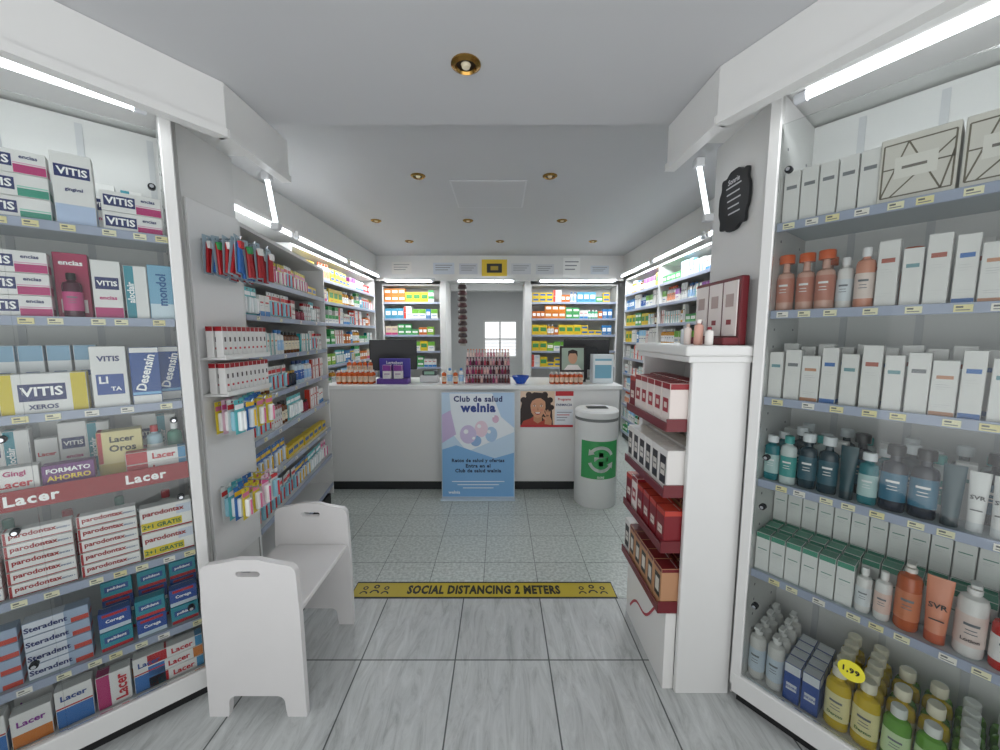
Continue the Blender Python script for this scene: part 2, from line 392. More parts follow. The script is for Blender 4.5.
def vtube(x0,x1,y,nm):
    a=O('wall_lamp',None,(x0,y,2.0),label='short upright fluorescent lamp on white brackets',cat='light')
    m=MB(); m.cyl((0,0,.0),(x1-x0,0,.215),.010,M('f4f9ff',.4,emit=3)); O('tube',m,parent=a)
    m=MB(); m.box(-.018,.018,-.018,.018,-.02,.01,M('c8cacc'),.003); O('bracket',m,parent=a)
    m=MB(); m.box(x1-x0-.018,x1-x0+.018,-.018,.018,.20,.235,M('c8cacc'),.003); O('bracket',m,parent=a)
vtube(-1.03,-1.06,1.79,-1); vtube(.885,.835,1.66,1)
def downlight(x,y,z,r):
    a=O('recessed_downlight',None,(x,y,z),label='round brass recessed ceiling downlight, switched off',cat='light',group='brass ceiling downlights')
    m=MB(); m.lathe([(r*.62,-.004),(r*.72,-.012),(r,-.004),(r,0),(r*.62,0)],BRASS,24); O('rim',m,parent=a)
    m=MB(); m.lathe([(0,-.001),(r*.62,-.004),(r*.62,-.001)],M('3a2c18',.3,.8),24); m.lathe([(0,-.014),(r*.25,-.012),(r*.34,-.003)],M('e8dcc0',.2),16); O('bulb',m,parent=a)
downlight(-.114,1.356,2.40,.05)
for x,y in ((-.58,2.79),(.354,2.79),(-1.22,3.83),(-.315,3.83),(.61,3.83),(-1.09,4.65),(0,4.65),(1.116,4.65)): downlight(x,y,2.62,.052)
m=MB(); m.box(-.37,.2,2.86,3.44,2.613,2.62,M('cfd0d2',.7),.002); m.box(-.355,.185,2.875,3.425,2.611,2.6135,CEIL); struct('trim_ceiling_hatch',m)
# ------------------------------------------------------------ glass display cabinets
def display(f,L,D,zs,H,label,post_at,lefty):
    a=assembly('display_cabinet',f,label,'display cabinet')
    b=MB(); b.box(0,L,D-.015,D,.1,H,PANEL)
    for i in range(int(L/.2)):
        x=.1+i*.2+.05
        b.box(x,x+.02,D-.02,D-.014,.12,H-.02,M('c4c6c8'))
    for j in range(30):
        xx=L-.0185 if lefty else .0185
        for yy in (.06,.27): b.box(xx-.0008,xx+.0008,yy,yy+.008,.3+j*.064,.308+j*.064,M('77797c'))
    b.box(0,.018,.012,D-.015,.1,H,PANEL); b.box(L-.018,L,.012,D-.015,.1,H,PANEL); b.box(.018,L-.018,.012,D-.015,.08,zs[-1]-.001,WHITE)
    O('body',b,parent=a)
    px=MB(); x=post_at; px.box(x-.018,x+.018,-.02,.012,.08,H,WHITE,.003); O('frame_post',px,parent=a)
    x2=0 if post_at>.1 else L
    px=MB(); px.box(x2-.018,x2+.018,-.02,.012,.08,H,WHITE,.003); O('frame_post',px,parent=a)
    p=MB(); p.box(0,L,.01,D,0,.08,BLACK); p.box(-.01,L+.01,-.022,.01,.05,zs[-1]+.012,WHITE,.003); O('plinth',p,parent=a,label='black plinth with white base rail')
    for z in zs[:-1]:
        m=MB(); m.box(.02,L-.02,.014,D-.022,z-.008,z,M('c3cfd4',.15)); m.box(.02,L-.02,.006,.014,z-.026,z+.004,RAIL,.001)
        O('shelf',m,parent=a)
    for i in range(2):
        g=MB(); x0=.02+i*(L-.04)/2; x1=x0+(L-.04)/2
        yy=-.006-.006*i
        g.box(x0,x1,yy-.004,yy,.14,H-.1,GLASS); dr=O('glass_door',g,parent=a)
        for z in ((2.02,1.18,.88,.42) if lefty else (2.06,1.05,.86,.46)):
            k=MB(); xx=(x1-.03 if lefty else x0+.03) if i==(1 if lefty else 0) else (x1-.05)
            k.cyl((xx,yy-.004,z),(xx,yy-.02,z),.011,M('2b2d30',.25,.6),16); k.cyl((xx,yy-.02,z),(xx,yy-.026,z),.006,CHROME,12)
            O('door_knob',k,parent=dr,label='dark round door knob')
    return a
FL=F(-1.804,.904,42.1); LZ=[1.86,1.556,1.244,.974,.643,.34,.12]
display(FL,.8,.34,LZ,2.32,'white glass-fronted cabinet filled with oral care products',.8,True)
FR=F(.97,1.397,-52.84); RZ=[1.89,1.584,1.267,.95,.585,.12]
display(FR,1.0,.36,RZ,2.32,'white glass-fronted cabinet filled with skin care products',0,False)
def tagmesh(c):
    m=MB(); m.box(-.017,.017,-.0008,0,0,.02,M(c,.5)); m.quad(-.013,.0,.011,.016,-.0012,M('6a6a66')); m.quad(-.013,.012,.004,.007,-.0012,M('8a8a86')); return m.mesh('price_tag')
TG=[tagmesh('ece7c4'),tagmesh('eeeae0'),tagmesh('e8dea6')]
def tags(f,zs,s0,s1,step,d=.0045):
    for z in zs:
        s=s0+R.uniform(0,.05)
        while s<s1:
            O('price_tag',R.choice(TG),P(f,s,d,z-.022),f[2],label='small paper price tag clipped to shelf edge',cat='price tag',group='shelf edge price tags')
            s+=step*R.uniform(.7,1.4)
tags(FL,LZ[:-1],.2,.77,.075); tags(FR,RZ[:-1],.05,.75,.075)
WL=' in glass cabinet'
CN[0]='toothpaste_carton'
g='oral care boxes in the glass cabinet'
NAVY='1b2a68'; W1='eae9e7'
vitis=carton(.155,.068,.05,W1,[(.55,1,.0,.42,'b82a70'),(.55,1,.42,.5,'d58fb4'),(0.03,.56,.24,.82,NAVY)],[('VITIS',.29,.53,.46,.36,'ffffff'),('encias',.77,.74,.36,.16,NAVY)],'lying white toothpaste carton with navy brand panel')
vitis2=carton(.155,.068,.05,W1,[(.57,1,0,.4,'35957d'),(0.03,.56,.24,.82,NAVY),(.57,1,.4,.5,'9bd0c0')],[('VITIS',.29,.53,.46,.36,'ffffff')],'lying white toothpaste carton with green corner')
vtall=carton(.092,.23,.06,W1,[(0,1,0,.3,'b9cae6'),(.05,.95,.66,.84,NAVY)],[('VITIS',.5,.75,.75,.11,'ffffff'),('gingival',.5,.5,.6,.06,NAVY)],'tall white mouthwash carton with navy panel','mouthwash_carton')
mag=carton(.08,.22,.06,'a8164f',[(.1,.9,.08,.3,W1)],[('encias',.5,.85,.7,.08,'ffffff')],'magenta mouthwash carton with pale panel','mouthwash_carton')
pnk=carton(.072,.2,.05,W1,[(0,1,.0,.2,'b82a70'),(.08,.92,.5,.72,NAVY)],[('VITIS',.5,.61,.7,.14,'ffffff'),('encias',.5,.36,.6,.07,'c23a7c')],'white and pink tall carton','mouthwash_carton')
teal=carton(.06,.19,.05,W1,[(0,.45,0,1,'2f8fa0')],[('aloclair',.25,.5,2.4,.1,'ffffff',90)],'white and teal narrow carton','mouthwash_carton')
blu=carton(.072,.2,.05,'7bb0cc',[(0,1,0,.3,'cfe0e8')],[('mondol',.5,.55,1.6,.16,'1e5f95',90)],'pale blue mouthwash carton','mouthwash_carton')
for i in range(3): spawn(vitis2 if i<2 else vitis,FL,.425,.03,LZ[0]+i*.0695,0,g,WL); spawn(vitis,FL,.26,.03,LZ[0]+i*.0695,0,g,WL)
spawn(vtall,FL,.557,.03,LZ[0],0,g,WL)
for i in range(2): spawn(vitis,FL,.693,.04,LZ[0]+i*.0695,1,g,WL)
for i in range(3): spawn(vitis,FL,.402,.03,LZ[1]+i*.0695,R.uniform(-1,1),g,WL); spawn(vitis,FL,.235,.03,LZ[1]+i*.0695,0,g,WL)
spawn(mag,FL,.525,.075,LZ[1],0,g,WL)
spawn(bottle(.024,.15,'4a0f2c','1c1c1c','c94f86',label='dark magenta mouthwash bottle'),FL,.525,.024,LZ[1],0,g,WL)
spawn(pnk,FL,.61,.03,LZ[1],0,g,WL); spawn(teal,FL,.683,.03,LZ[1],0,g,WL); spawn(blu,FL,.752,.03,LZ[1],-1,g,WL)
big=carton(.19,.13,.06,W1,[(0,.16,0,1,'d6c11f'),(.2,.75,.3,.75,NAVY),(.8,1,0,1,'d6c11f')],[('VITIS',.47,.55,.5,.24,'ffffff'),('XEROS',.47,.16,.4,.12,NAVY)],'large white carton with navy panel and yellow edges')
spawn(big,FL,.44,.03,LZ[2],0,g,WL); spawn(big,FL,.24,.03,LZ[2],0,g,WL)
wb=carton(.055,.22,.05,'e4e7e9',[(0,1,.75,1,'7fa7c2'),(.2,.8,.5,.6,'3b5b92')],[],'tall white carton with pale blue top','mouthwash_carton')
for i in range(6): spawn(wb,FL,.22+i*.062,.12,LZ[2],0,g,WL)
spawn(carton(.09,.215,.06,W1,[(.1,.9,.2,.55,'2c4f9a')],[('VITIS',.5,.8,.7,.09,NAVY),('LI',.32,.45,.3,.12,'ffffff'),('TA',.65,.3,.3,.12,'ffffff')],'tall white carton with navy letter panel','mouthwash_carton'),FL,.592,.03,LZ[2],0,g,WL)
des=carton(.08,.21,.05,'1f4f96',[(0,1,.0,.16,W1),(0,1,.16,.22,'7fb7de'),(0,1,.9,1,W1)],[('Desensin',.5,.56,1.7,.3,'ffffff',76)],'blue and white tall mouthwash carton','mouthwash_carton')
spawn(des,FL,.685,.03,LZ[2],0,g,WL); spawn(des,FL,.750,.10,LZ[2],8,g,WL)
lac=carton(.055,.15,.04,W1,[(0,1,0,.35,'b8101f')],[('Lacer',.5,.62,.8,.14,'c8202f')],'white and red dental carton')
lacl=carton(.17,.045,.045,W1,[(0,.35,0,1,'b8101f'),(.85,1,0,1,'3c8fbe')],[('Lacer',.62,.5,.4,.5,'c8202f')],'lying white and red toothpaste carton')
for i in range(9): spawn((lac,pnk,teal)[i%3],FL,.2+i*.066,.22,LZ[3],0,g,WL)
spawn(carton(.12,.09,.05,'6b1f76',[(0,1,.0,.3,'e0dbe6')],[('FORMATO',.5,.78,.84,.24,'ffffff'),('AHORRO',.5,.5,.84,.24,'f3d53b')],'purple value pack carton'),FL,.47,.03,LZ[3],0,g,WL)
spawn(carton(.12,.17,.06,'dccf96',[(0,1,.0,.3,'c9b768'),(0,.12,.3,1,'b8101f')],[('Lacer',.55,.82,.7,.13,'2a2a2a'),('Oros',.55,.62,.6,.15,'2a2a2a')],'cream carton with dark lettering'),FL,.595,.09,LZ[3],0,g,WL)
spawn(carton(.1,.1,.05,W1,[(0,1,0,.22,'b82a70')],[('Gingi',.5,.8,.75,.22,'b82a70'),('Lacer',.5,.48,.8,.24,'c8202f')],'white carton with pink lettering'),FL,.355,.03,LZ[3],0,g,WL)
for i in range(2): spawn(lacl,FL,.693,.03,LZ[3]+i*.046,0,g,WL)
spawn(bottle(.024,.17,'a9c6d4','b8101f','f2f2f2',label='pale mouthwash bottle with red cap'),FL,.69,.1,LZ[3],0,g,WL)
spawn(bottle(.024,.17,'4b907a','f2f2f2','2f7f6e',label='green mouthwash bottle'),FL,.75,.11,LZ[3],0,g,WL)
m=MB(); m.box(-.29,.29,-.003,0,-.03,.036,M('98000e',.6),.001)
m.text('Lacer',-.10,-.0044,.004,.13,.036,M('ffffff'),bold=.035); m.text('Lacer',.17,-.0044,.004,.12,.034,M('ffffff'),bold=.035)
O('promotional_strip',m,P(FL,.49,.003,LZ[3]-.002),FL[2],label='red promotional strip with white lettering on shelf edge',cat='sign')
par=carton(.15,.043,.04,W1,[(0,1,0,.14,'a3171d'),(0,.06,0,1,'a3171d')],[('parodontax',.43,.6,.68,.54,'a3171d'),('ENCIAS +',.87,.55,.2,.22,'3b5b92')],'lying white toothpaste carton with red lettering')
parb=carton(.15,.1,.05,W1,[(.68,1,.5,.9,'cfd7e4'),(0,.8,.08,.42,'dfc81c'),(0,1,0,.08,'a3171d')],[('parodontax',.45,.72,.8,.26,'a3171d'),('2+1 GRATIS',.4,.25,.74,.26,'2c6e3a')],'white toothpaste multipack with yellow banner')
for s,n in ((.225,5),(.385,5),(.545,5)):
    for i in range(n): spawn(par,FL,s,.03+.002*i,LZ[4]+i*.0445,R.uniform(-1,1),g,WL)
spawn(parb,FL,.704,.03,LZ[4],0,g,WL); spawn(parb,FL,.704,.03,LZ[4]+.102,0,g,WL)
wbo=bottle(.028,.21,'e6e4e1','b8101f','b8101f',label='white mouthwash bottle with red label')
gbo=bottle(.028,.22,'c9d6d4','2f7f6e','dfe5df',label='pale green mouthwash bottle')
for i in range(9): spawn((wbo,lac,gbo,lac)[i%4],FL,.16+i*.068,.16,LZ[4],0,g,WL)
for i in range(7): spawn(lac,FL,.28+i*.07,.1,LZ[4],0,g,WL) if i<0 else None
ste=carton(.15,.05,.05,'9fb0c8',[(0,.62,0,1,'d9dde6'),(.7,1,0,.4,'c0402f')],[('Steradent',.34,.5,.64,.5,NAVY)],'lying blue-grey denture tablet carton')
pol=carton(.085,.072,.045,'1f8fa0',[(0,1,.0,.22,'b8101f'),(.1,.9,.4,.76,'1d4f91')],[('polident',.5,.58,.75,.2,'ffffff')],'teal denture cleanser carton with red base')
cor=carton(.085,.072,.045,'1c4a9c',[(0,1,.0,.25,'c9d9e4'),(.1,.9,.76,.94,'b8101f')],[('Corega',.5,.52,.75,.22,'ffffff')],'blue denture adhesive carton')
for i in range(4): spawn(ste,FL,.24,.03,LZ[5]+i*.0515,0,g,WL); spawn(ste,FL,.40,.03,LZ[5]+i*.0515,0,g,WL)
for s,k in ((.535,pol),(.632,cor),(.73,pol)):
    spawn(k,FL,s,.03,LZ[5],R.uniform(-3,3),g,WL); spawn(cor if k is pol else pol,FL,s,.032,LZ[5]+.0735,R.uniform(-2,2),g,WL)
for s in (.54,.64,.735):
    for i in range(3): spawn((pol,cor)[i%2],FL,s,.12,LZ[5]+i*.0735,0,g,WL)
pk=carton(.09,.13,.05,W1,[(0,.4,0,1,'b82a70')],[('Lacer',.7,.5,1.1,.3,'c8202f',90)],'white and pink carton')
pk2=carton(.09,.12,.05,W1,[(0,1,0,.4,'d07a2a')],[('Lacer',.5,.7,.7,.2,'8a2f97')],'white and orange carton')
pk3=carton(.09,.14,.05,W1,[(0,1,0,.5,'2f6fb5'),(0,1,.5,.56,'b8101f')],[('Lacer',.5,.78,.7,.2,'2f4f95')],'white and blue carton')
for i,k in enumerate((pk3,pk2,pk3,pk,pk3)): spawn(k,FL,.22+i*.098,.03,LZ[6],0,g,WL)
lac3=carton(.17,.045,.045,W1,[(0,.3,0,1,'2f6fb5'),(.8,1,0,1,'d07a2a')],[('Lacer',.55,.5,.4,.5,'c8202f')],'lying white and blue toothpaste carton')
for i in range(3): spawn(lacl if i!=1 else lac3,FL,.691,.03,LZ[6]+i*.0465,0,g,WL)
for i in range(5): spawn(pk2,FL,.2+i*.11,.13,LZ[6],0,g,WL)
for i in range(8): spawn((pnk,teal)[i%2],FL,.13+i*.08,.2,LZ[0],0,g,WL)
for i in range(8): spawn((pnk,teal,blu)[i%3],FL,.13+i*.08,.2,LZ[1],0,g,WL)
# ---- right cabinet
CN[0]='cosmetic_carton'
g='skin care products in the glass cabinet'
C1='deddda'
def wcart(w,h,acc,t,lab):
    b=[(.15,.85,.66,.74,acc),(.15,.7,.56,.575,'8a8d90'),(.15,.8,.52,.535,'8a8d90'),(.15,.6,.48,.495,'a9abad'),(.15,.85,.2,.215,'a9abad'),(.15,.7,.16,.175,'a9abad')]
    if t: b.append((0,1,0,.09,acc))
    return carton(w,h,.04,C1,b,[],lab)
wc=wcart(.046,.18,'7a7d80',0,'slim white cosmetic carton')
wc2=wcart(.042,.17,'6f9aa0',0,'white cosmetic carton with grey-green logo')
wc3=wcart(.046,.2,'a85a4a',0,'tall white cosmetic carton with small print')
wc4=wcart(.042,.19,'3f6fb0',1,'slim white cosmetic carton with blue print')
wc5=wcart(.05,.16,'c08a6a',1,'white cosmetic carton with peach base')
for i in range(5): spawn(wc,FR,.045+i*.05,.04,RZ[0],0,g,WL)
pb=MB(); w_,h_,d_=.155,.19,.12
pb.box(-w_/2,w_/2,-d_/2,d_/2,0,h_,M('d6d2c9',.4),.002)
gold=M('6f6858',.4)
def line(mb,x0,z0,x1,z1,t,y,mat):
    dx,dz=x1-x0,z1-z0; l=math.hypot(dx,dz); nx,nz=-dz/l*t/2,dx/l*t/2
    mb.add([(x0+nx,y,z0+nz),(x0-nx,y,z0-nz),(x1-nx,y,z1-nz),(x1+nx,y,z1+nz)],[[0,1,2,3]],mat)
for (a,b,c,e) in ((-.07,.02,.07,.02),(-.07,.17,.07,.17),(-.07,.02,-.07,.17),(.07,.02,.07,.17),(-.07,.02,-.02,.17),(-.02,.17,.05,.02),(.05,.02,.07,.12),(-.07,.1,.07,.1),(-.05,.02,.07,.15)):
    line(pb,a,b,c,e,.004,-d_/2-.0006,gold)
pb.quad(-.045,.04,.07,.13,-d_/2-.0009,M('e2dfd7')); pb.quad(-.03,.02,.095,.103,-d_/2-.0013,M('77726a'))
gift=kind('gift_box',w_,h_,d_,pb,[],'cream gift box with grey geometric line pattern','box')
for s in (.345,.507,.67,.835): spawn(gift,FR,s,.03,RZ[0],0,g,WL)
ob=bottle(.026,.2,'c9a090','d0602f','b87a68',label='pinkish bottle with orange cap',capr=.9,shoulder=.6)
for i in range(3): spawn(ob,FR,.045+i*.056,.03+.01*(i%2),RZ[1],0,g,WL)
spawn(bottle(.022,.17,C1,'e4e4e4','cfd6da',label='white lotion bottle with white cap'),FR,.205,.05,RZ[1],0,g,WL)
spawn(bottle(.024,.19,'cf9078','ececec','dfcfc6',label='peach lotion bottle with white cap'),FR,.256,.03,RZ[1],0,g,WL)
for i in range(13): spawn((wc3,wc2,wc3,wc4,wc5)[i%5],FR,.308+i*.0505,.03+.01*(i%2),RZ[1],R.uniform(-1.5,1.5),g,WL)
for i in range(12): spawn((wc3,ob,wc)[i%3],FR,.06+i*.07,.2,RZ[1],0,g,WL)
for i in range(17): spawn((wc2,wc,wc5,wc4,wc2,wc3)[i%6],FR,.043+i*.0505,.03,RZ[2],R.uniform(-1.5,1.5),g,WL)
for i in range(15): spawn((wc3,wc4)[i%2],FR,.06+i*.052,.12,RZ[2],0,g,WL)
tb=bottle(.024,.17,'1a747d','e0e5e7','a9c6c4',label='teal bottle with white label',sy=.7,capr=.75)
tk=bottle(.027,.2,'0c2d39','d4d9db','1a505f',label='dark teal oval bottle with white cap',sy=.65,capr=.7,shoulder=.66)
tq=bottle(.025,.18,'c6d2d0','2f9a94','359590',label='white bottle with teal label and cap',sy=.7,capr=.6)
nk=bottle(.03,.21,'0e1a2c','101418','1b6480',label='navy oval bottle with black cap',sy=.6,capr=.7,shoulder=.66)
wt=tube(.04,.17,'d9d9d7','c6cacb','SVR',label='white squeeze tube standing on its cap')
dt=tube(.045,.18,'12404a','0c2a33',None,label='dark teal squeeze tube')
seq=[tb,tq,tk,tk,dt,tb,nk,nk,dt,wt,wt,nk,wt,wt,wt,wt,wt,wt]
s=.022
for k in seq:
    spawn(k,FR,s+k.w/2,.03+R.uniform(0,.012),RZ[3],R.uniform(-4,4),g,WL); s+=k.w+.003
s=.03
for i in range(15): k=(tb,tk,tq,wc2,nk)[i%5]; spawn(k,FR,s+k.w/2,.13,RZ[3],0,g,WL); s+=k.w+.006
s=.03
for i in range(15): k=(wc2,tk,tb,tk,tq)[i%5]; spawn(k,FR,s+k.w/2,.23,RZ[3],0,g,WL); s+=k.w+.006
gct=carton(.045,.15,.06,'dfe0dd',[(0,1,.86,1,'3f8f74'),(.15,.85,.56,.6,'5a8a7a'),(.15,.7,.5,.515,'8a8d90'),(.15,.6,.46,.475,'8a8d90'),(.15,.85,.2,.22,'a9abad')],[],'white carton with green top edge')
for r_ in range(3):
    for i in range(6 if r_<1 else 15): spawn(gct,FR,.045+i*.048,.03+r_*.085,RZ[4],0,g,WL)
for i in range(15): spawn(gct,FR,.045+i*.048,.2,RZ[4]+.1515,0,g,WL)
s=.31
pk_=[bottle(.02,.15,C1,'e6e6e4','d6dbdd',label='small white lotion bottle'),bottle(.02,.16,C1,'e6e6e4','e0c4b8',label='white bottle with pink label'),
  bottle(.028,.22,'b9592c','e6e1da','cd7a52',pump=True,label='orange shower gel bottle with pump'),tube(.055,.2,'d98a6a','c45f3f','SVR','peach squeeze tube standing on cap'),
  bottle(.03,.22,'dfddda','e6e4e2','dccac2',pump=True,label='white lotion bottle with pump',texts=[('Lotion',.25,.05,'5a4a4a')]),
  bottle(.026,.17,'b9190f','e6e5e3','e6e5e3',label='red bottle with white label')]
for k in pk_+[pk_[2],pk_[4],pk_[5]]: spawn(k,FR,s+k.w/2,.03,RZ[4],R.uniform(-6,6),g,WL); s+=k.w+.005
wp=bottle(.028,.22,'dcdbd7','e4e4e1','c9d6e0',pump=True,label='white body milk bottle with pump')
bl=carton(.05,.15,.05,'2c4f9c',[(0,1,.75,1,'dadee4'),(.15,.85,.3,.5,'dadee4')],[('ISDIN',.5,.4,.6,.1,'3558a6')],'blue and white cosmetic carton')
yb=bottle(.034,.23,'d2b41e','e9e2ca','e9dfa6',sy=.7,label='large yellow gel bottle with white cap',capr=.6,texts=[('Dermo',.25,.05,'4a7a3a')],shoulder=.68)
gb=bottle(.032,.2,'68a236','e4e6e0','cfe4b4',sy=.7,label='green gel bottle with white label',capr=.6)
for r_ in range(4):
    for i in range(2): spawn(wp,FR,.048+i*.062,.03+r_*.066,RZ[5],0,g,WL)
for r_ in range(4):
    for i in range(2): spawn(bl,FR,.17+i*.055,.03+r_*.056,RZ[5],0,g,WL)
for r_ in range(5):
    for i in range(4): spawn(yb if i<2 or r_%2 else gb,FR,.295+i*.072,.03+r_*.055,RZ[5],R.uniform(-3,3),g,WL)
for r_ in range(5):
    for i in range(5): spawn(gb,FR,.58+i*.07,.03+r_*.053,RZ[5],0,g,WL)
m=MB(); m.plate([ell(0,.0,.034,.034,24)],.001,M('e9df3a')); m.text('1,99',0,-.0014,0,.055,.022,M('1a1a1a'),bold=.035)
O('price_label',m,P(FR,.33,-.0175,.40),FR[2],label='round yellow price sticker reading 1,99 on glass',cat='price tag')
# ------------------------------------------------------------ left hook board + unit
FB=F(-1.27,1.565,90)
a=assembly('hook_board',FB,'smooth white display board fixed to wall panel','display board')
m=MB(); m.box(0,.30,-.014,-.002,.45,2.05,M('e4e4e3',.4,noise=.02),.002)
O('board',m,parent=a)
for z in (1.90,1.21,.82,):
    for i in range(3):
        k=MB(); x=.06+i*.09
        k.cyl((x,-.014,z),(x,-.18,z),.003,CHROME,8); k.cyl((x,-.18,z),(x,-.185,z+.012),.003,CHROME,8); O('hook',k,parent=a,label='chrome hook')
br=[]
for c1,c2 in (('a3121c','e6e6e4'),('1f5fa5','b8232a'),('a3121c','2a8a4a'),('a3121c','dfdfdc')):
    mb=MB(); mb.plate([[(-.025,0),(.025,0),(.025,.16),(-.025,.16)],ell(0,.148,.005,.005,8)],.001,M('9fb4c0'))
    for x in (-.015,0,.015):
        mb.cyl((x,-.009,.006),(x*.6,-.009,.13),.0065,M(c1),8); mb.box(x*.7-.005,x*.7+.005,-.022,-.006,.105,.135,M(c2),.002)
    br.append(kind('toothbrush_pack',.05,.16,.022,mb,[],'red and blue toothbrush pack hanging from hook','toothbrush pack'))
for i in range(4):
    for j in range(6):
        o=spawn(br[(i+j)%4],FB,.045+i*.07,-.06-j*.025,1.745+R.uniform(-.008,.008),R.uniform(-14,14),'hanging toothbrush packs')
        o.rotation_euler[1]=R.uniform(-.22,.22)
pastel=[SBL[2],SBL[4],SBL[0],SBL[3],SBL[1],SBL[2]]
for zi,z in enumerate((1.07,.68)):
    for i in range(4):
        for j in range(4): spawn(pastel[(zi*2+i+j)%6],FB,.045+i*.07,-.06-j*.029,z,R.uniform(-4,4),'hanging blister packs on the board')
lip=carton(.026,.13,.03,'dddcda',[(0,1,.84,1,'98101c'),(.25,.75,.25,.33,'b82a36'),(.3,.7,.5,.66,'3a2a2c')],[],'slim white and red lip care carton',name='lip_care_carton')
m=MB(); m.box(0,.30,-.12,-.0165,-.01,0,WHITE,.002); m.box(0,.30,-.125,-.119,-.01,.012,WHITE,.001)
for zz in (1.25,1.405):
    O('wall_shelf',m.mesh('wall_shelf'),P(FB,0,0,zz),FB[2],label='narrow white shelf fixed on display board',cat='shelf')
    for r_ in range(2):
        for i in range(10): spawn(lip,FB,.017+i*.0295,-.115+r_*.04,zz,0,'slim cartons on the narrow shelves')
FU=F(-1.272,1.885,99.0)
UZ=[1.80,1.60,1.38,1.16,.94,.70,.46,.2]
shelving('shelving_unit',FU,1.36,.36,2.05,UZ,'white shelving unit packed with small cosmetics')
np1=bottle(.015,.08,'8a1f3a','1a1a1a',label='small dark red nail polish bottle',name='nail_polish_bottle');np2=bottle(.017,.1,'22303f','c9a04a',label='small dark bottle with gold cap')
mixU=[SB[4],SB[0],lip,lip,ST[7],ST[2],SBL[0],SBL[3],SB[5],ST[0],np1,np2,np2,SB[4]]
mixTop=[SBL[1],SBL[2],SBL[3],SBL[0],SBL[4],ST[3]]
for z in UZ[:-1]:
    fill(FU,z,.03,1.32,mixTop if z in (.46,.70,1.80) else mixU,' on shelf','cosmetics on the shelving unit',hmax=.17,runs=(2,5),stack=0,gap=.004)
tags(FU,UZ[1:6],.1,1.3,.25,d=-.0045)
# side wall shelving
WZ=[2.06,1.84,1.62,1.4,1.18,.96,.74,.52,.32,.12]
FW=F(-1.78,3.28,90)
shelving('shelving_unit',FW,2.14,.36,2.28,WZ,'white wall shelving with colourful medicine packs')
for z in WZ[:6]: fill(FW,z,.03,2.1,ST+SBL+SB+BIG[:2]+BIG[3:],' on shelf','packs on the wall shelving',hmax=.19,runs=(1,4),stack=.5)
FX=F(1.78,5.43,-90)
for q in (0,1.15,2.3):
    f2=(FX[0],FX[1]-q,FX[2])
    shelving('shelving_unit',f2,1.145,.36,2.28,WZ,'white wall shelving with medicine packs')
    if q==2.3: continue
    for zi,z in enumerate(WZ):
        fill(f2,z,.03,1.11,[ST[0],ST[2],ST[6],ST[7],ST[10],ST[4],ST[8],BIG[1],BIG[6],BIG[3],BIG[0]]+SB+[wc,wc2,wt],' on shelf','packs on the wall shelving',hmax=.19,runs=(1,4),stack=.4)
BZ=[1.98,1.74,1.50,1.26,1.02,.78,.5,.25]
for x0,L in ((-1.74,.87),(.45,1.29)):
    fb=F(x0,5.62,0)
    shelving('shelving_unit',fb,L,.36,2.24,BZ,'white rear shelving with colourful medicine packs')
    for z in BZ[:5]: fill(fb,z,.03,L-.03,ST[3:6]+ST[:2]+[ST[8]]+BIG+[BIG[0],BIG[4],BIG[1]]+SB[:3],' on rear shelf','packs on the rear shelving',hmax=.21,runs=(1,3),stack=.8,gap=.003)
a=O('hanging_strip',None,(-.52,5.3,1.35),label='tall strip of dark packets hanging beside doorway',cat='display strip')
m=MB(); m.box(-.04,.04,0,.006,0,.88,M('b9b4aa'),.001); O('backing_strip',m,parent=a)
for i in range(10):
    m=MB(); m.lathe([(0,0),(.06,.004),(.065,.025),(.05,.06),(0,.065)],M('3a2b2a' if i%2 else '4a2a2b'),14,1,.6,mx=Matrix.Translation((0,-.03,.03+i*.083))); O('packet',m,parent=a)
# ------------------------------------------------------------ counter
FC=F(-1.65,3.5,0)
a=assembly('service_counter',FC,'long white shop counter with dark plinth','counter')
m=MB(); 
m.box(0,2.76,.02,.62,.09,.99,M('e0e0df',.35,noise=.02),.004)
m.box(-.004,2.78,.0,.02,.09,.99,M('e4e4e2',.35),.003)
O('body',m,parent=a)
m=MB(); m.box(-.02,2.80,-.02,.66,.99,1.03,M('ececea',.3),.006,2); O('worktop',m,parent=a,label='white worktop')
m=MB(); m.box(.0,2.76,.03,.6,0,.09,M('2a2c2e',.5)); O('plinth',m,parent=a,label='dark plinth')
CZ=1.031
a=O('poster_stand',None,(-.2,3.31,0),label='pale blue health club poster in clear floor stand',cat='poster stand',rot=(radians(-3),0,0))
m=MB(); W=.655
m.box(-W/2,W/2,0,.004,.02,.98,M('a9cdec',.4),.0)
m.poly([(-.327,.36),(-.327,.975),(.327,.975),(.327,.36)],-.0006,M('c4dcf0'))
m.poly([(-.26,.975),(-.23,.60),(-.10,.44),(.327,.62),(.327,.975)],-.0012,M('eaf1f7'))
m.poly([(-.327,.025),(-.327,.46),(-.2,.50),(.0,.43),(.15,.38),(.327,.43),(.327,.025)],-.0015,M('7fb4e2'))
m.poly([(.13,.975),(.21,.76),(.327,.66),(.327,.975)],-.0016,M('b7d3ee'))
m.poly([(-.327,.78),(-.25,.82),(-.2,.6),(-.327,.52)],-.0018,M('c9b8dc'))
for (cx,cz,rx,rz,c) in ((-.09,.60,.075,.085,'cfc2e2'),(.03,.65,.06,.075,'ead2e0'),(.12,.60,.055,.07,'a9c8e6'),(-.02,.54,.05,.05,'8fb1da'),(.16,.74,.03,.035,'d9b4cc')):
    m.poly(ell(cx,cz,rx,rz,28),-.0022-rx*.01,M(c,.4))
    m.poly(ell(cx-.02,cz+.025,rx*.3,rz*.25,14,rot=.6),-.0036,M('f4f6fa'))
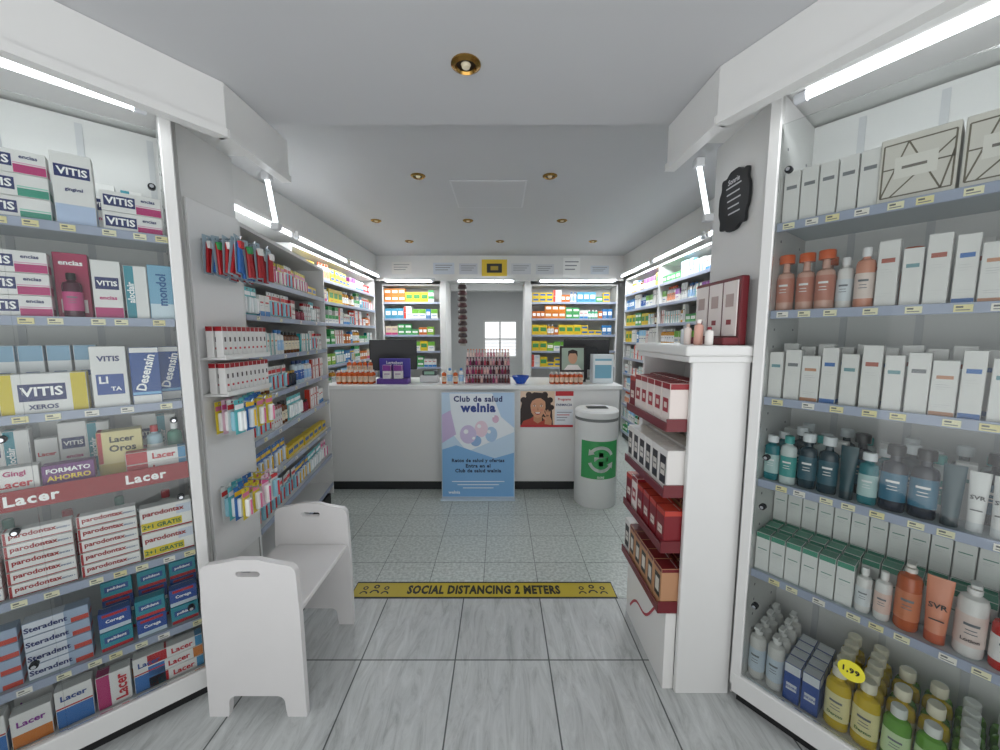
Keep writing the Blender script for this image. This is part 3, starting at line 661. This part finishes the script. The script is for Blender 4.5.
m.text('Club de salud',0,-.004,.925,.56,.055,M('1f2f6e'),bold=.035); m.text('welnia',0,-.004,.845,.42,.085,M('22408e'),bold=.05)
m.text('Retos de salud y ofertas',0,-.004,.355,.48,.045,M('16244f'),bold=.035); m.text('Entra en el',0,-.004,.31,.24,.035,M('16244f'),bold=.035); m.text('Club de salud welnia',0,-.004,.265,.42,.045,M('16244f'),bold=.035)
for i in range(3): m.quad(-.24+.05*i,.24-.05*i,.16-i*.03,.168-i*.03,-.003,M('e8f0f7'))
m.text('welnia',-.22,-.004,.065,.11,.03,M('ffffff'))
O('poster',m,parent=a)
m=MB(); m.box(-W/2-.008,W/2+.008,.006,.010,0,.985,M('cfdbe4',.2)); m.box(-W/2-.01,W/2+.01,-.06,.06,0,.012,M('cfdbe4',.2),.002)
O('clear_holder',m,parent=a,label='clear acrylic holder')
# small poster on counter
m=MB(); W=.50;H=.345
m.box(-W/2,W/2,0,.002,0,H,M('f0eeec',.4))
HAIR=M('2a1712'); SK=M('d69c78')
m.quad(-W/2,.075,0,H,-.0004,M('e6c9ae'))
m.poly([(-.25,.02),(-.25,.16),(-.235,.24),(-.19,.30),(-.12,.335),(-.05,.33),(.0,.30),(.035,.24),(.05,.16),(.06,.02)],-.0008,HAIR)
for (x,z,r_) in ((-.22,.26,.03),(-.17,.31,.03),(-.02,.31,.03),(.03,.26,.028),(.045,.19,.025),(-.225,.17,.025)): m.poly(ell(x,z,r_,r_,14),-.0009,HAIR)
m.poly([(-.24,.02),(-.22,.06),(-.15,.085),(-.12,.11),(-.12,.06),(-.03,.06),(-.03,.1),(.03,.06),(.05,.02)],-.0012,M('b5402f'))
m.poly([(-.125,.06),(-.125,.12),(-.045,.12),(-.045,.06),(-.085,.035)],-.0014,M('c48a66'))
m.poly([(-.155,.20),(-.15,.26),(-.12,.29),(-.08,.30),(-.04,.285),(-.015,.25),(-.012,.19),(-.025,.135),(-.055,.1),(-.085,.088),(-.115,.1),(-.145,.14)],-.0016,SK)
m.poly([(-.165,.19),(-.165,.29),(-.09,.325),(-.01,.29),(.0,.2),(-.02,.25),(-.06,.28),(-.1,.275),(-.14,.25)],-.0020,HAIR)
for x in (-.118,-.052):
    m.poly(ell(x,.205,.013,.006,12),-.0022,M('f6f3ee')); m.poly(ell(x,.205,.006,.006,10),-.0026,M('1d120e')); m.poly([(x-.017,.219),(x,.226),(x+.017,.219),(x,.222)],-.0024,HAIR)
    m.poly(ell(x-.004 if x<-.1 else x+.004,.165,.014,.011,12),-.0019,M('d98a70'))
m.poly([(-.087,.195),(-.074,.163),(-.085,.158),(-.096,.163)],-.0022,M('bf8260'))
m.poly([(-.118,.148),(-.10,.143),(-.085,.145),(-.07,.143),(-.052,.148),(-.065,.125),(-.085,.118),(-.105,.125)],-.0022,M('a8323a')); m.poly([(-.11,.143),(-.06,.143),(-.07,.131),(-.1,.131)],-.0026,M('faf7f2'))
m.poly([(-.02,.03),(-.012,.10),(.03,.11),(.05,.06),(.045,.02)],-.0028,M('cd9370'))
for i,(hx,hz,ro) in enumerate(((-.018,.125,.5),(-.004,.14,.3),(.012,.142,.1),(.027,.13,-.1))): m.poly(ell(hx,hz,.0075,.03,12,rot=ro),-.003-.0002*i,SK)
m.poly(ell(-.02,.085,.01,.025,12,rot=.9),-.0038,SK)
m.quad(.08,.25,.0,.17,-.0006,M('e5e9ee')); m.quad(-.25,.25,.0,.022,-.0040,M('c3272f')); m.quad(.08,.25,.30,.345,-.001,M('c3272f'))
m.text('Programa',.165,-.003,.265,.15,.03,M('c3272f')); m.text('FARMACIA',.165,-.003,.215,.15,.026,M('2b3b6e'))
for i in range(4): m.quad(.095,.235-.02*i,.14-.025*i,.147-.025*i,-.003,M('c3272f' if i==1 else '8a8d96'))
O('poster',m,(.443,3.4965,.628),label='small poster with smiling woman fixed to counter front',cat='poster')
# recycling bin
a=O('medicine_recycling_bin',None,(.86,3.28,0),label='white cylindrical bin with green recycling label',cat='bin')
r=.185; m=MB()
m.lathe([(0,0),(r*.96,0),(r,.01),(r,.80),(0,.80)],M('e6e7e5',.3),48)
n=16; vs=[]
for i in range(n+1):
    an=-.95+1.9*i/n; vs+=[((r+.0015)*sin(an),-(r+.0015)*cos(an),.27),((r+.0015)*sin(an),-(r+.0015)*cos(an),.60)]
m.add(vs,[[2*i,2*i+2,2*i+3,2*i+1] for i in range(n)],M('3f9f5c',.35),True)
O('body',m,parent=a)
m=MB(); m.lathe([(r*1.01,.79),(r*1.03,.80),(r*1.03,.84),(r*.95,.855),(0,.86)],M('e9eae8',.3),48); m.lathe([(r+.0015,.765),(r+.0015,.79)],M('7a7d7c'),48)
m.box(-.09,.09,-.05,.05,.8605,.864,M('2a2c2b'),.001); O('lid',m,parent=a)
m=MB(); wr=r+.004
def arc(cx,cz,r0,r1,a0,a1,n=10):
    o=[(cx+r1*cos(radians(a0+(a1-a0)*i/n)),cz+r1*sin(radians(a0+(a1-a0)*i/n))) for i in range(n+1)]
    return o+[(cx+r0*cos(radians(a1-(a1-a0)*i/n)),cz+r0*sin(radians(a1-(a1-a0)*i/n))) for i in range(n+1)]
CY=.445
EW=M('f4f6f3')
for a0 in (20,200):
    for k in range(6):
        m.plate([arc(0,CY,.088,.116,a0+k*20,a0+k*20+20.5,4)],.0005,EW,wrap=wr)
    t=radians(a0+120); tx,tz=.102*cos(t),CY+.102*sin(t); n=Vector((-sin(t),cos(t)));q=Vector((cos(t),sin(t)))
    m.plate([[(tx+q.x*.032,tz+q.y*.032),(tx-q.x*.032,tz-q.y*.032),(tx+n.x*.05,tz+n.y*.05)]],.0005,EW,wrap=wr)
t_=.019; q_=.058
m.plate([[(-t_,CY-q_),(t_,CY-q_),(t_,CY-t_),(q_,CY-t_),(q_,CY+t_),(t_,CY+t_),(t_,CY+q_),(-t_,CY+q_),(-t_,CY+t_),(-q_,CY+t_),(-q_,CY-t_),(-t_,CY-t_)]],.0005,EW,wrap=wr)
m.text('SIGRE',0,0,.287,.09,.018,EW,wrap=wr)
O('emblem',m,parent=a,label='white cross emblem with circling arrows')
def monitor(x,y,rot,label):
    a=O('monitor',None,(x,y,CZ),radians(rot),label=label,cat='monitor')
    m=MB(); m.box(-.24,.24,-.02,.02,.10,.42,M('1b1d20',.4),.008,2); m.box(-.12,.12,.018,.045,.15,.34,M('232629',.5),.01,2); O('screen',m,parent=a)
    m=MB(); m.box(-.1,.1,-.09,.09,0,.012,M('1b1d20',.4),.004); m.box(-.02,.02,.02,.04,.01,.2,M('1b1d20',.4),.003); O('stand',m,parent=a)
monitor(-1.12,3.95,20,'black computer monitor on counter')
monitor(.92,4.02,165,'black computer monitor turned away on counter')
FCt=F(0,3.5,0)
orb=bottle(.022,.13,'c95a20','e6e1da','e4c8ac',label='small orange spray bottle on counter')
for r_ in range(2):
    for i in range(7): spawn(orb,FCt,-1.55+i*.052,.06+r_*.06,CZ,0,'orange bottles on the counter')
O('counter_riser',MB().box(-.14,.14,0,.05,0,.09,M('c9c9c6',.3),.003),(-1.40,3.70,CZ),label='low grey display riser on counter',cat='display')
for i in range(5): spawn(orb,FCt,-1.50+i*.052,.203,CZ+.091,0,'orange bottles on the counter')
purp=MB(); purp.box(-.15,.15,-.06,.06,0,.05,M('5a3a8a'),.002); purp.box(-.15,.15,.04,.06,.05,.24,M('4a3f9a'),.002); purp.text('Lactobest',0,.0385,.2,.24,.03,M('f4f4f4'))
O('counter_display',purp,(-1.03,3.62,CZ),label='purple cardboard counter display tray',cat='display')
for i in (0,1): spawn(ST[6],FCt,-1.085+i*.106,.075,CZ+.051,0,'cartons in the purple display',' in tray')
a=O('tiered_display',None,(-.12,3.68,CZ),label='tiered clear stand for nail polish',cat='display')
m=MB()
for i in range(4): m.box(-.22,.22,-.12+i*.055,-.068+i*.055,0,.01+i*.08,M('b9a8ac',.2),.001)
O('stand',m,parent=a)
npk=[bottle(.0125,.078,c,'1c1c1e',label='nail polish bottle with black cap',shoulder=.45,capr=.62,name='nail_polish_bottle') for c in ('7a1a2a','b0455a','4a2432','c98a94','8a2a5a','5a1a1a','d9b0a8')]
npw=[bottle(.0125,.078,c,'c98a6a',label='nail polish bottle with copper cap',shoulder=.45,capr=.62,name='nail_polish_bottle') for c in ('e3c9c0','c98a94')]
for t in range(4):
    for i in range(15): spawn(R.choice(npk if t<3 else npw),FCt,-.12-.2+i*.0287,.18-.118+t*.055+.012,CZ+.011+t*.08,0,'nail polish bottles on the tiered stand')
a=MB(); a.lathe([(0,.003),(.04,0),(.045,.006),(.08,.06),(.085,.075),(.08,.075),(.07,.055),(.04,.012),(0,.01)],M('1f4fb0',.25),28)
O('bowl',a,(.20,3.62,CZ),label='small cobalt blue bowl on counter',cat='bowl')
for i in range(4): spawn(SB[0] if i%2 else orb,FCt,-.54+i*.055,.08,CZ,0,'bottles beside the nail polish',label='small bottle standing on the counter')
hc=bottle(.02,.11,'c4552c','e6e1da','e8cdb4',label='orange cream bottle on counter')
for i in range(7):
    for r_ in range(2): spawn(hc,FCt,.50+i*.046,.06+r_*.055,CZ,0,'orange bottles on the counter')
m=MB(); m.box(-.13,.13,-.005,.005,0,.36,M('2a2325',.4),.002); m.quad(-.11,.11,.12,.34,-.0058,M('9fb0a0')); m.poly(ell(0,.24,.045,.06,20),-.0064,M('c99a7c')); m.poly([(-.05,.25),(-.045,.31),(0,.325),(.045,.31),(.05,.25),(.03,.285),(-.03,.285)],-.007,M('2a1a16')); m.poly([(-.09,.12),(-.05,.17),(.05,.17),(.09,.12)],-.0064,M('e9e6e2')); m.quad(-.11,.11,.02,.1,-.0058,M('d9d5cf'))
O('display_card',m,(.73,3.74,CZ),label='dark framed portrait advert standing on counter',cat='sign',rot=(radians(-6),0,0))
m=MB(); m.box(-.1,.1,0,.12,0,.28,M('dfe7ea',.3),.004); m.quad(-.08,.08,.05,.24,-.0008,M('7fb3c8')); m.quad(-.08,.08,.18,.22,-.0012,M('f0f0ee'))
O('leaflet_box',m,(1.0,3.62,CZ),label='pale blue leaflet box on counter',cat='box')
m=MB(); m.box(-.09,.09,-.06,.06,0,.07,M('d4d5d6',.4),.01,2); m.box(-.07,.07,-.03,.05,.07,.12,M('3a3d40',.4),.006); m.quad(-.05,.05,.08,.11,-.0305,M('8fb7a0'))
O('card_terminal',m,(-.70,3.72,CZ),label='grey and black card terminal on counter',cat='card terminal')
def notice(x,z,w,h,c,label,stripe='8a8d90',pic=False):
    m=MB(); m.box(-w/2,w/2,0,.002,0,h,M(c,.5))
    if pic: m.quad(-w*.3,w*.3,h*.2,h*.75,-.0008,M('2b2d30')); m.quad(-w*.15,w*.15,h*.35,h*.6,-.0012,M('b9a03a'))
    else:
        for i in range(3): m.quad(-w*.4,w*(.4-.1*i),h*(.75-.2*i),h*(.81-.2*i),-.0008,M(stripe))
    O('notice',m,(x,YH-.0025,z),label=label,cat='notice',group='notices taped to the header')
notice(-1.4,2.36,.28,.17,'e9e7e2','white paper notice on header'); notice(-.8,2.36,.3,.16,'cfd6e0','pale printed notice on header'); notice(-.45,2.36,.26,.15,'c9ccd4','pale printed notice on header')
notice(-.08,2.335,.36,.23,'e2c23a','yellow notice with dark picture on header',pic=True)
notice(.30,2.36,.28,.15,'d0d2d6','pale printed notice on header'); notice(.64,2.36,.26,.14,'d0d2d6','pale printed notice on header')
notice(1.02,2.33,.24,.26,'eeeeec','white calendar sheet on header'); notice(1.42,2.36,.26,.12,'ccd4dc','pale printed notice on header')
# ------------------------------------------------------------ floor tape
a=O('floor_marking_tape',None,(-.095,2.07,.0015),label='yellow and black social distancing floor tape',cat='floor tape')
m=MB(); m.box(-.77,.77,-.072,.072,-.001,.0,M('1c1c1a',.5)); m.box(-.765,.765,-.060,.060,0,.0006,M('c0aa2a',.45)); 
vs,fs,tw,th=textgeo('SOCIAL DISTANCING 2 METERS',.05); k=.90/tw; m.add([(v.x*k,v.y*.078/th,.0012) for v in vs],fs,M('15150f'))
INK=M('15150f')
def ring(cx,cy,r0,r1,a0=0,a1=360,n=16):
    vs=[];
    for i in range(n+1):
        t=radians(a0+(a1-a0)*i/n); vs+=[(cx+r0*cos(t),cy+r0*sin(t),.0012),(cx+r1*cos(t),cy+r1*sin(t),.0012)]
    m.add(vs,[[2*i,2*i+1,2*i+3,2*i+2] for i in range(n)],INK)
for cx in (-.64,.64):
    ring(cx,.026,.008,.017); ring(cx,-.03,.018,.028,0,180); 
    for dx in (-.062,.062): ring(cx+dx,.014,.008,.0155); ring(cx+dx,-.036,.014,.023,0,180)
O('tape',m,parent=a)
# ------------------------------------------------------------ bench
BW=M('e2e0df',.35,noise=.05)
a=O('childrens_bench',None,(-.955,1.33,0),label='small white wooden bench with shaped end panels',cat='bench')
def rc(cx,cy,r,a0,a1,n=6): return [(cx+r*cos(radians(a0+(a1-a0)*i/n)),cy+r*sin(radians(a0+(a1-a0)*i/n))) for i in range(n+1)]
hw=.192
out=[(-hw,0),(-hw+.075,0),(-hw+.08,.03)]+rc(-.08,.06,.03,180,90)+rc(.08,.06,.03,90,0)+[(hw-.08,.03),(hw-.075,0),(hw,0),(hw-.004,.45)]+rc(hw-.045,.60,.035,0,70)+[(.09,.645),(.04,.657),(-.04,.657),(-.09,.645)]+rc(-hw+.045,.60,.035,110,180)+[(-hw+.004,.45)]
slot=rc(-.035,.60,.011,90,270)+rc(.035,.60,.011,-90,90)
for y in (0,.475):
    m=MB(); m.plate([out,slot],.025,BW,y=.0125); O('end_panel',m,parent=a,loc=(0,y,0))
m=MB(); m.box(-.17,.178,.026,.474,.42,.442,BW,.004); O('seat',m,parent=a)
for x,z in ((-.13,.30),(.05,.30)):
    m=MB(); m.box(x-.011,x+.011,.026,.474,z,.419,BW,.003); O('rail',m,parent=a)
# ------------------------------------------------------------ right stand
CN[0]='stand_carton'  # burgundy-trimmed stand cartons, contents not identified
FS=F(.735,1.925,-90)
a=assembly('display_stand',FS,'narrow white stand with burgundy-edged shelves','display stand')
m=MB(); Ls=.50; Ds=.222
m.box(Ls-.022,Ls,-.0,Ds,.0,1.42,WHITE,.003); m.box(0,.02,0,Ds,.0,1.42,WHITE,.003); m.box(.02,Ls-.022,Ds-.015,Ds,.0,1.42,WHITE)
O('body',m,parent=a)
m=MB(); m.box(-.02,Ls+.015,-.035,Ds+.004,1.42,1.46,WHITE,.008,2); m.box(-.01,Ls+.01,-.02,Ds+.002,1.395,1.42,WHITE,.004); O('top_board',m,parent=a,label='white moulded top board')
m=MB(); m.box(.021,Ls-.023,.0,Ds-.016,0,.06,WHITE,.003); m.box(.02,Ls-.022,-.045,-.0,.0,.345,M('e4e3e0',.4),.002)
for i in range(14):
    t0=i/14;t1=(i+1)/14; line(m,.08+.3*t0,.08+.2*t0+.03*sin(t0*7),.08+.3*t1,.08+.2*t1+.03*sin(t1*7),.012,-.0465,M('b2273a'))
O('base',m,parent=a)
SZ=[1.14,.87,.635,.37]
for z in SZ:
    m=MB(); m.box(.022,Ls-.024,-.075,Ds-.017,z-.012,z,M('cdb8a2',.4)); m.box(.018,Ls-.02,-.082,-.075,z-.022,z+.016,BURG,.002)
    m.box(Ls-.024,Ls-.018,-.08,-.001,z-.02,z+.03,BURG); O('shelf',m,parent=a,label='shelf with burgundy front edge')
def sc(b,bands,lab,h=.17): return carton(.072,h,.08,b,bands,[],lab)
cs=[sc('e0d5cf',[(0,1,.85,1,'8f1620'),(.15,.85,.3,.65,'a3202e'),(.3,.7,.4,.55,'dccfc5')],'white carton with burgundy label'),
    sc('dcd9d5',[(.12,.88,.15,.85,'2a2426'),(.22,.78,.35,.65,'cfcac2'),(.3,.7,.47,.53,'6a6264')],'white carton with dark label'),
    sc('7a101c',[(.2,.8,.3,.55,'d9ccc2'),(0,1,.85,1,'b83a2a'),(.3,.7,.4,.44,'7a101c')],'dark red carton with pale label',.155),
    sc('b98a66',[(.15,.85,.2,.8,'1f1c1e'),(.25,.75,.32,.68,'d9d4ca'),(0,1,.9,1,'6a1019')],'tan carton with black framed label')]
for i,z in enumerate(SZ):
    for j in range(6):
        k1=cs[i] if (j+i)%3 else cs[(i+2)%4]
        spawn(cs[i] if j>1 else k1,FS,.062+j*.0755,-.07,z,R.uniform(-2,2),'cartons on the white stand'); spawn(cs[(i+1)%4 if i==2 else i],FS,.062+j*.0755,.03,z,0,'cartons on the white stand')
a=assembly('card_display',FS,'burgundy countertop display with three white cards','display',z=1.4605,s=.15,d=.18)
m=MB(); m.box(0,.33,-.0,.03,0,.265,BURG,.004); m.box(0,.33,-.06,0,0,.03,BURG,.003)
O('holder',m,parent=a)
for i in range(3):
    m=MB(); x=.015+i*.104; m.box(x,x+.092,-.006,-.001,.035,.25,M('e8dfdb',.4),.001); m.quad(x+.02,x+.072,.15,.2,-.0068,M('b5a09a')); m.quad(x+.03,x+.062,.08,.1,-.0068,M('8a2a34')); O('card',m,parent=a)
for i,(s_,k) in enumerate(((.38,bottle(.014,.085,'e9dcd4','c9b0a0',label='small pale bottle on white stand')),(.42,bottle(.017,.1,'d9a898','efe9e4',label='small pink bottle on white stand')),(.465,bottle(.015,.07,'e9e4df','8a2a34',label='small white bottle with burgundy cap')))):
    spawn(k,FS,s_,.02+.02*i,1.46,0,'small bottles on the white stand')
spawn(bottle(.018,.08,'cfd4d8','9a9da0',label='small grey bottle on white stand'),FS,.33,.03,1.46,0,'small bottles on the white stand')
FK=F(.972,1.72,-90)
m=MB(); pts=[]
for i in range(72):
    t=2*pi*i/72; sx=(abs(cos(t))**.55)*(1 if cos(t)>0 else -1); sz=(abs(sin(t))**.55)*(1 if sin(t)>0 else -1)
    k=1+.06*cos(8*t); pts.append((.095*sx*k,.115*sz*k))
m.plate([pts],.012,M('1d1e20',.6)); 
for i in range(5): m.quad(-.05+.006*i,.05-.008*(i%2),.055-i*.027,.061-i*.027,-.0068,M('b9bbbc'))
m.text('Sonrie',0,-.007,.08,.09,.022,M('c9cbcc'))
O('chalkboard',m,P(FK,.11,-.008,2.05),FK[2],label='small black chalkboard with scalloped frame on wall',cat='chalkboard')
# ------------------------------------------------------------ world (bright sky, glow added below horizon as pavement bounce to light the ceiling), camera
w=bpy.data.worlds.new('World'); scene.world=w; w.use_nodes=True; nt=w.node_tree
bg=nt.nodes['Background']; bg.inputs[1].default_value=1
tc=nt.nodes.new('ShaderNodeTexCoord'); sp=nt.nodes.new('ShaderNodeSeparateXYZ'); cr=nt.nodes.new('ShaderNodeMapRange')
nt.links.new(tc.outputs['Generated'],sp.inputs[0]); nt.links.new(sp.outputs['Z'],cr.inputs[0])
cr.inputs[1].default_value=-.15; cr.inputs[2].default_value=.1; cr.inputs[3].default_value=2.45; cr.inputs[4].default_value=1.1
nt.links.new(cr.outputs[0],bg.inputs[1]); bg.inputs[0].default_value=(.97,.985,1,1)
cam=bpy.data.cameras.new('Camera'); co=bpy.data.objects.new('Camera',cam); COL.objects.link(co)
co.location=(0,0,1.5); co.rotation_euler=(radians(90-6.1),0,0); cam.sensor_width=36; cam.lens=13.5; cam.clip_start=.02
scene.camera=co
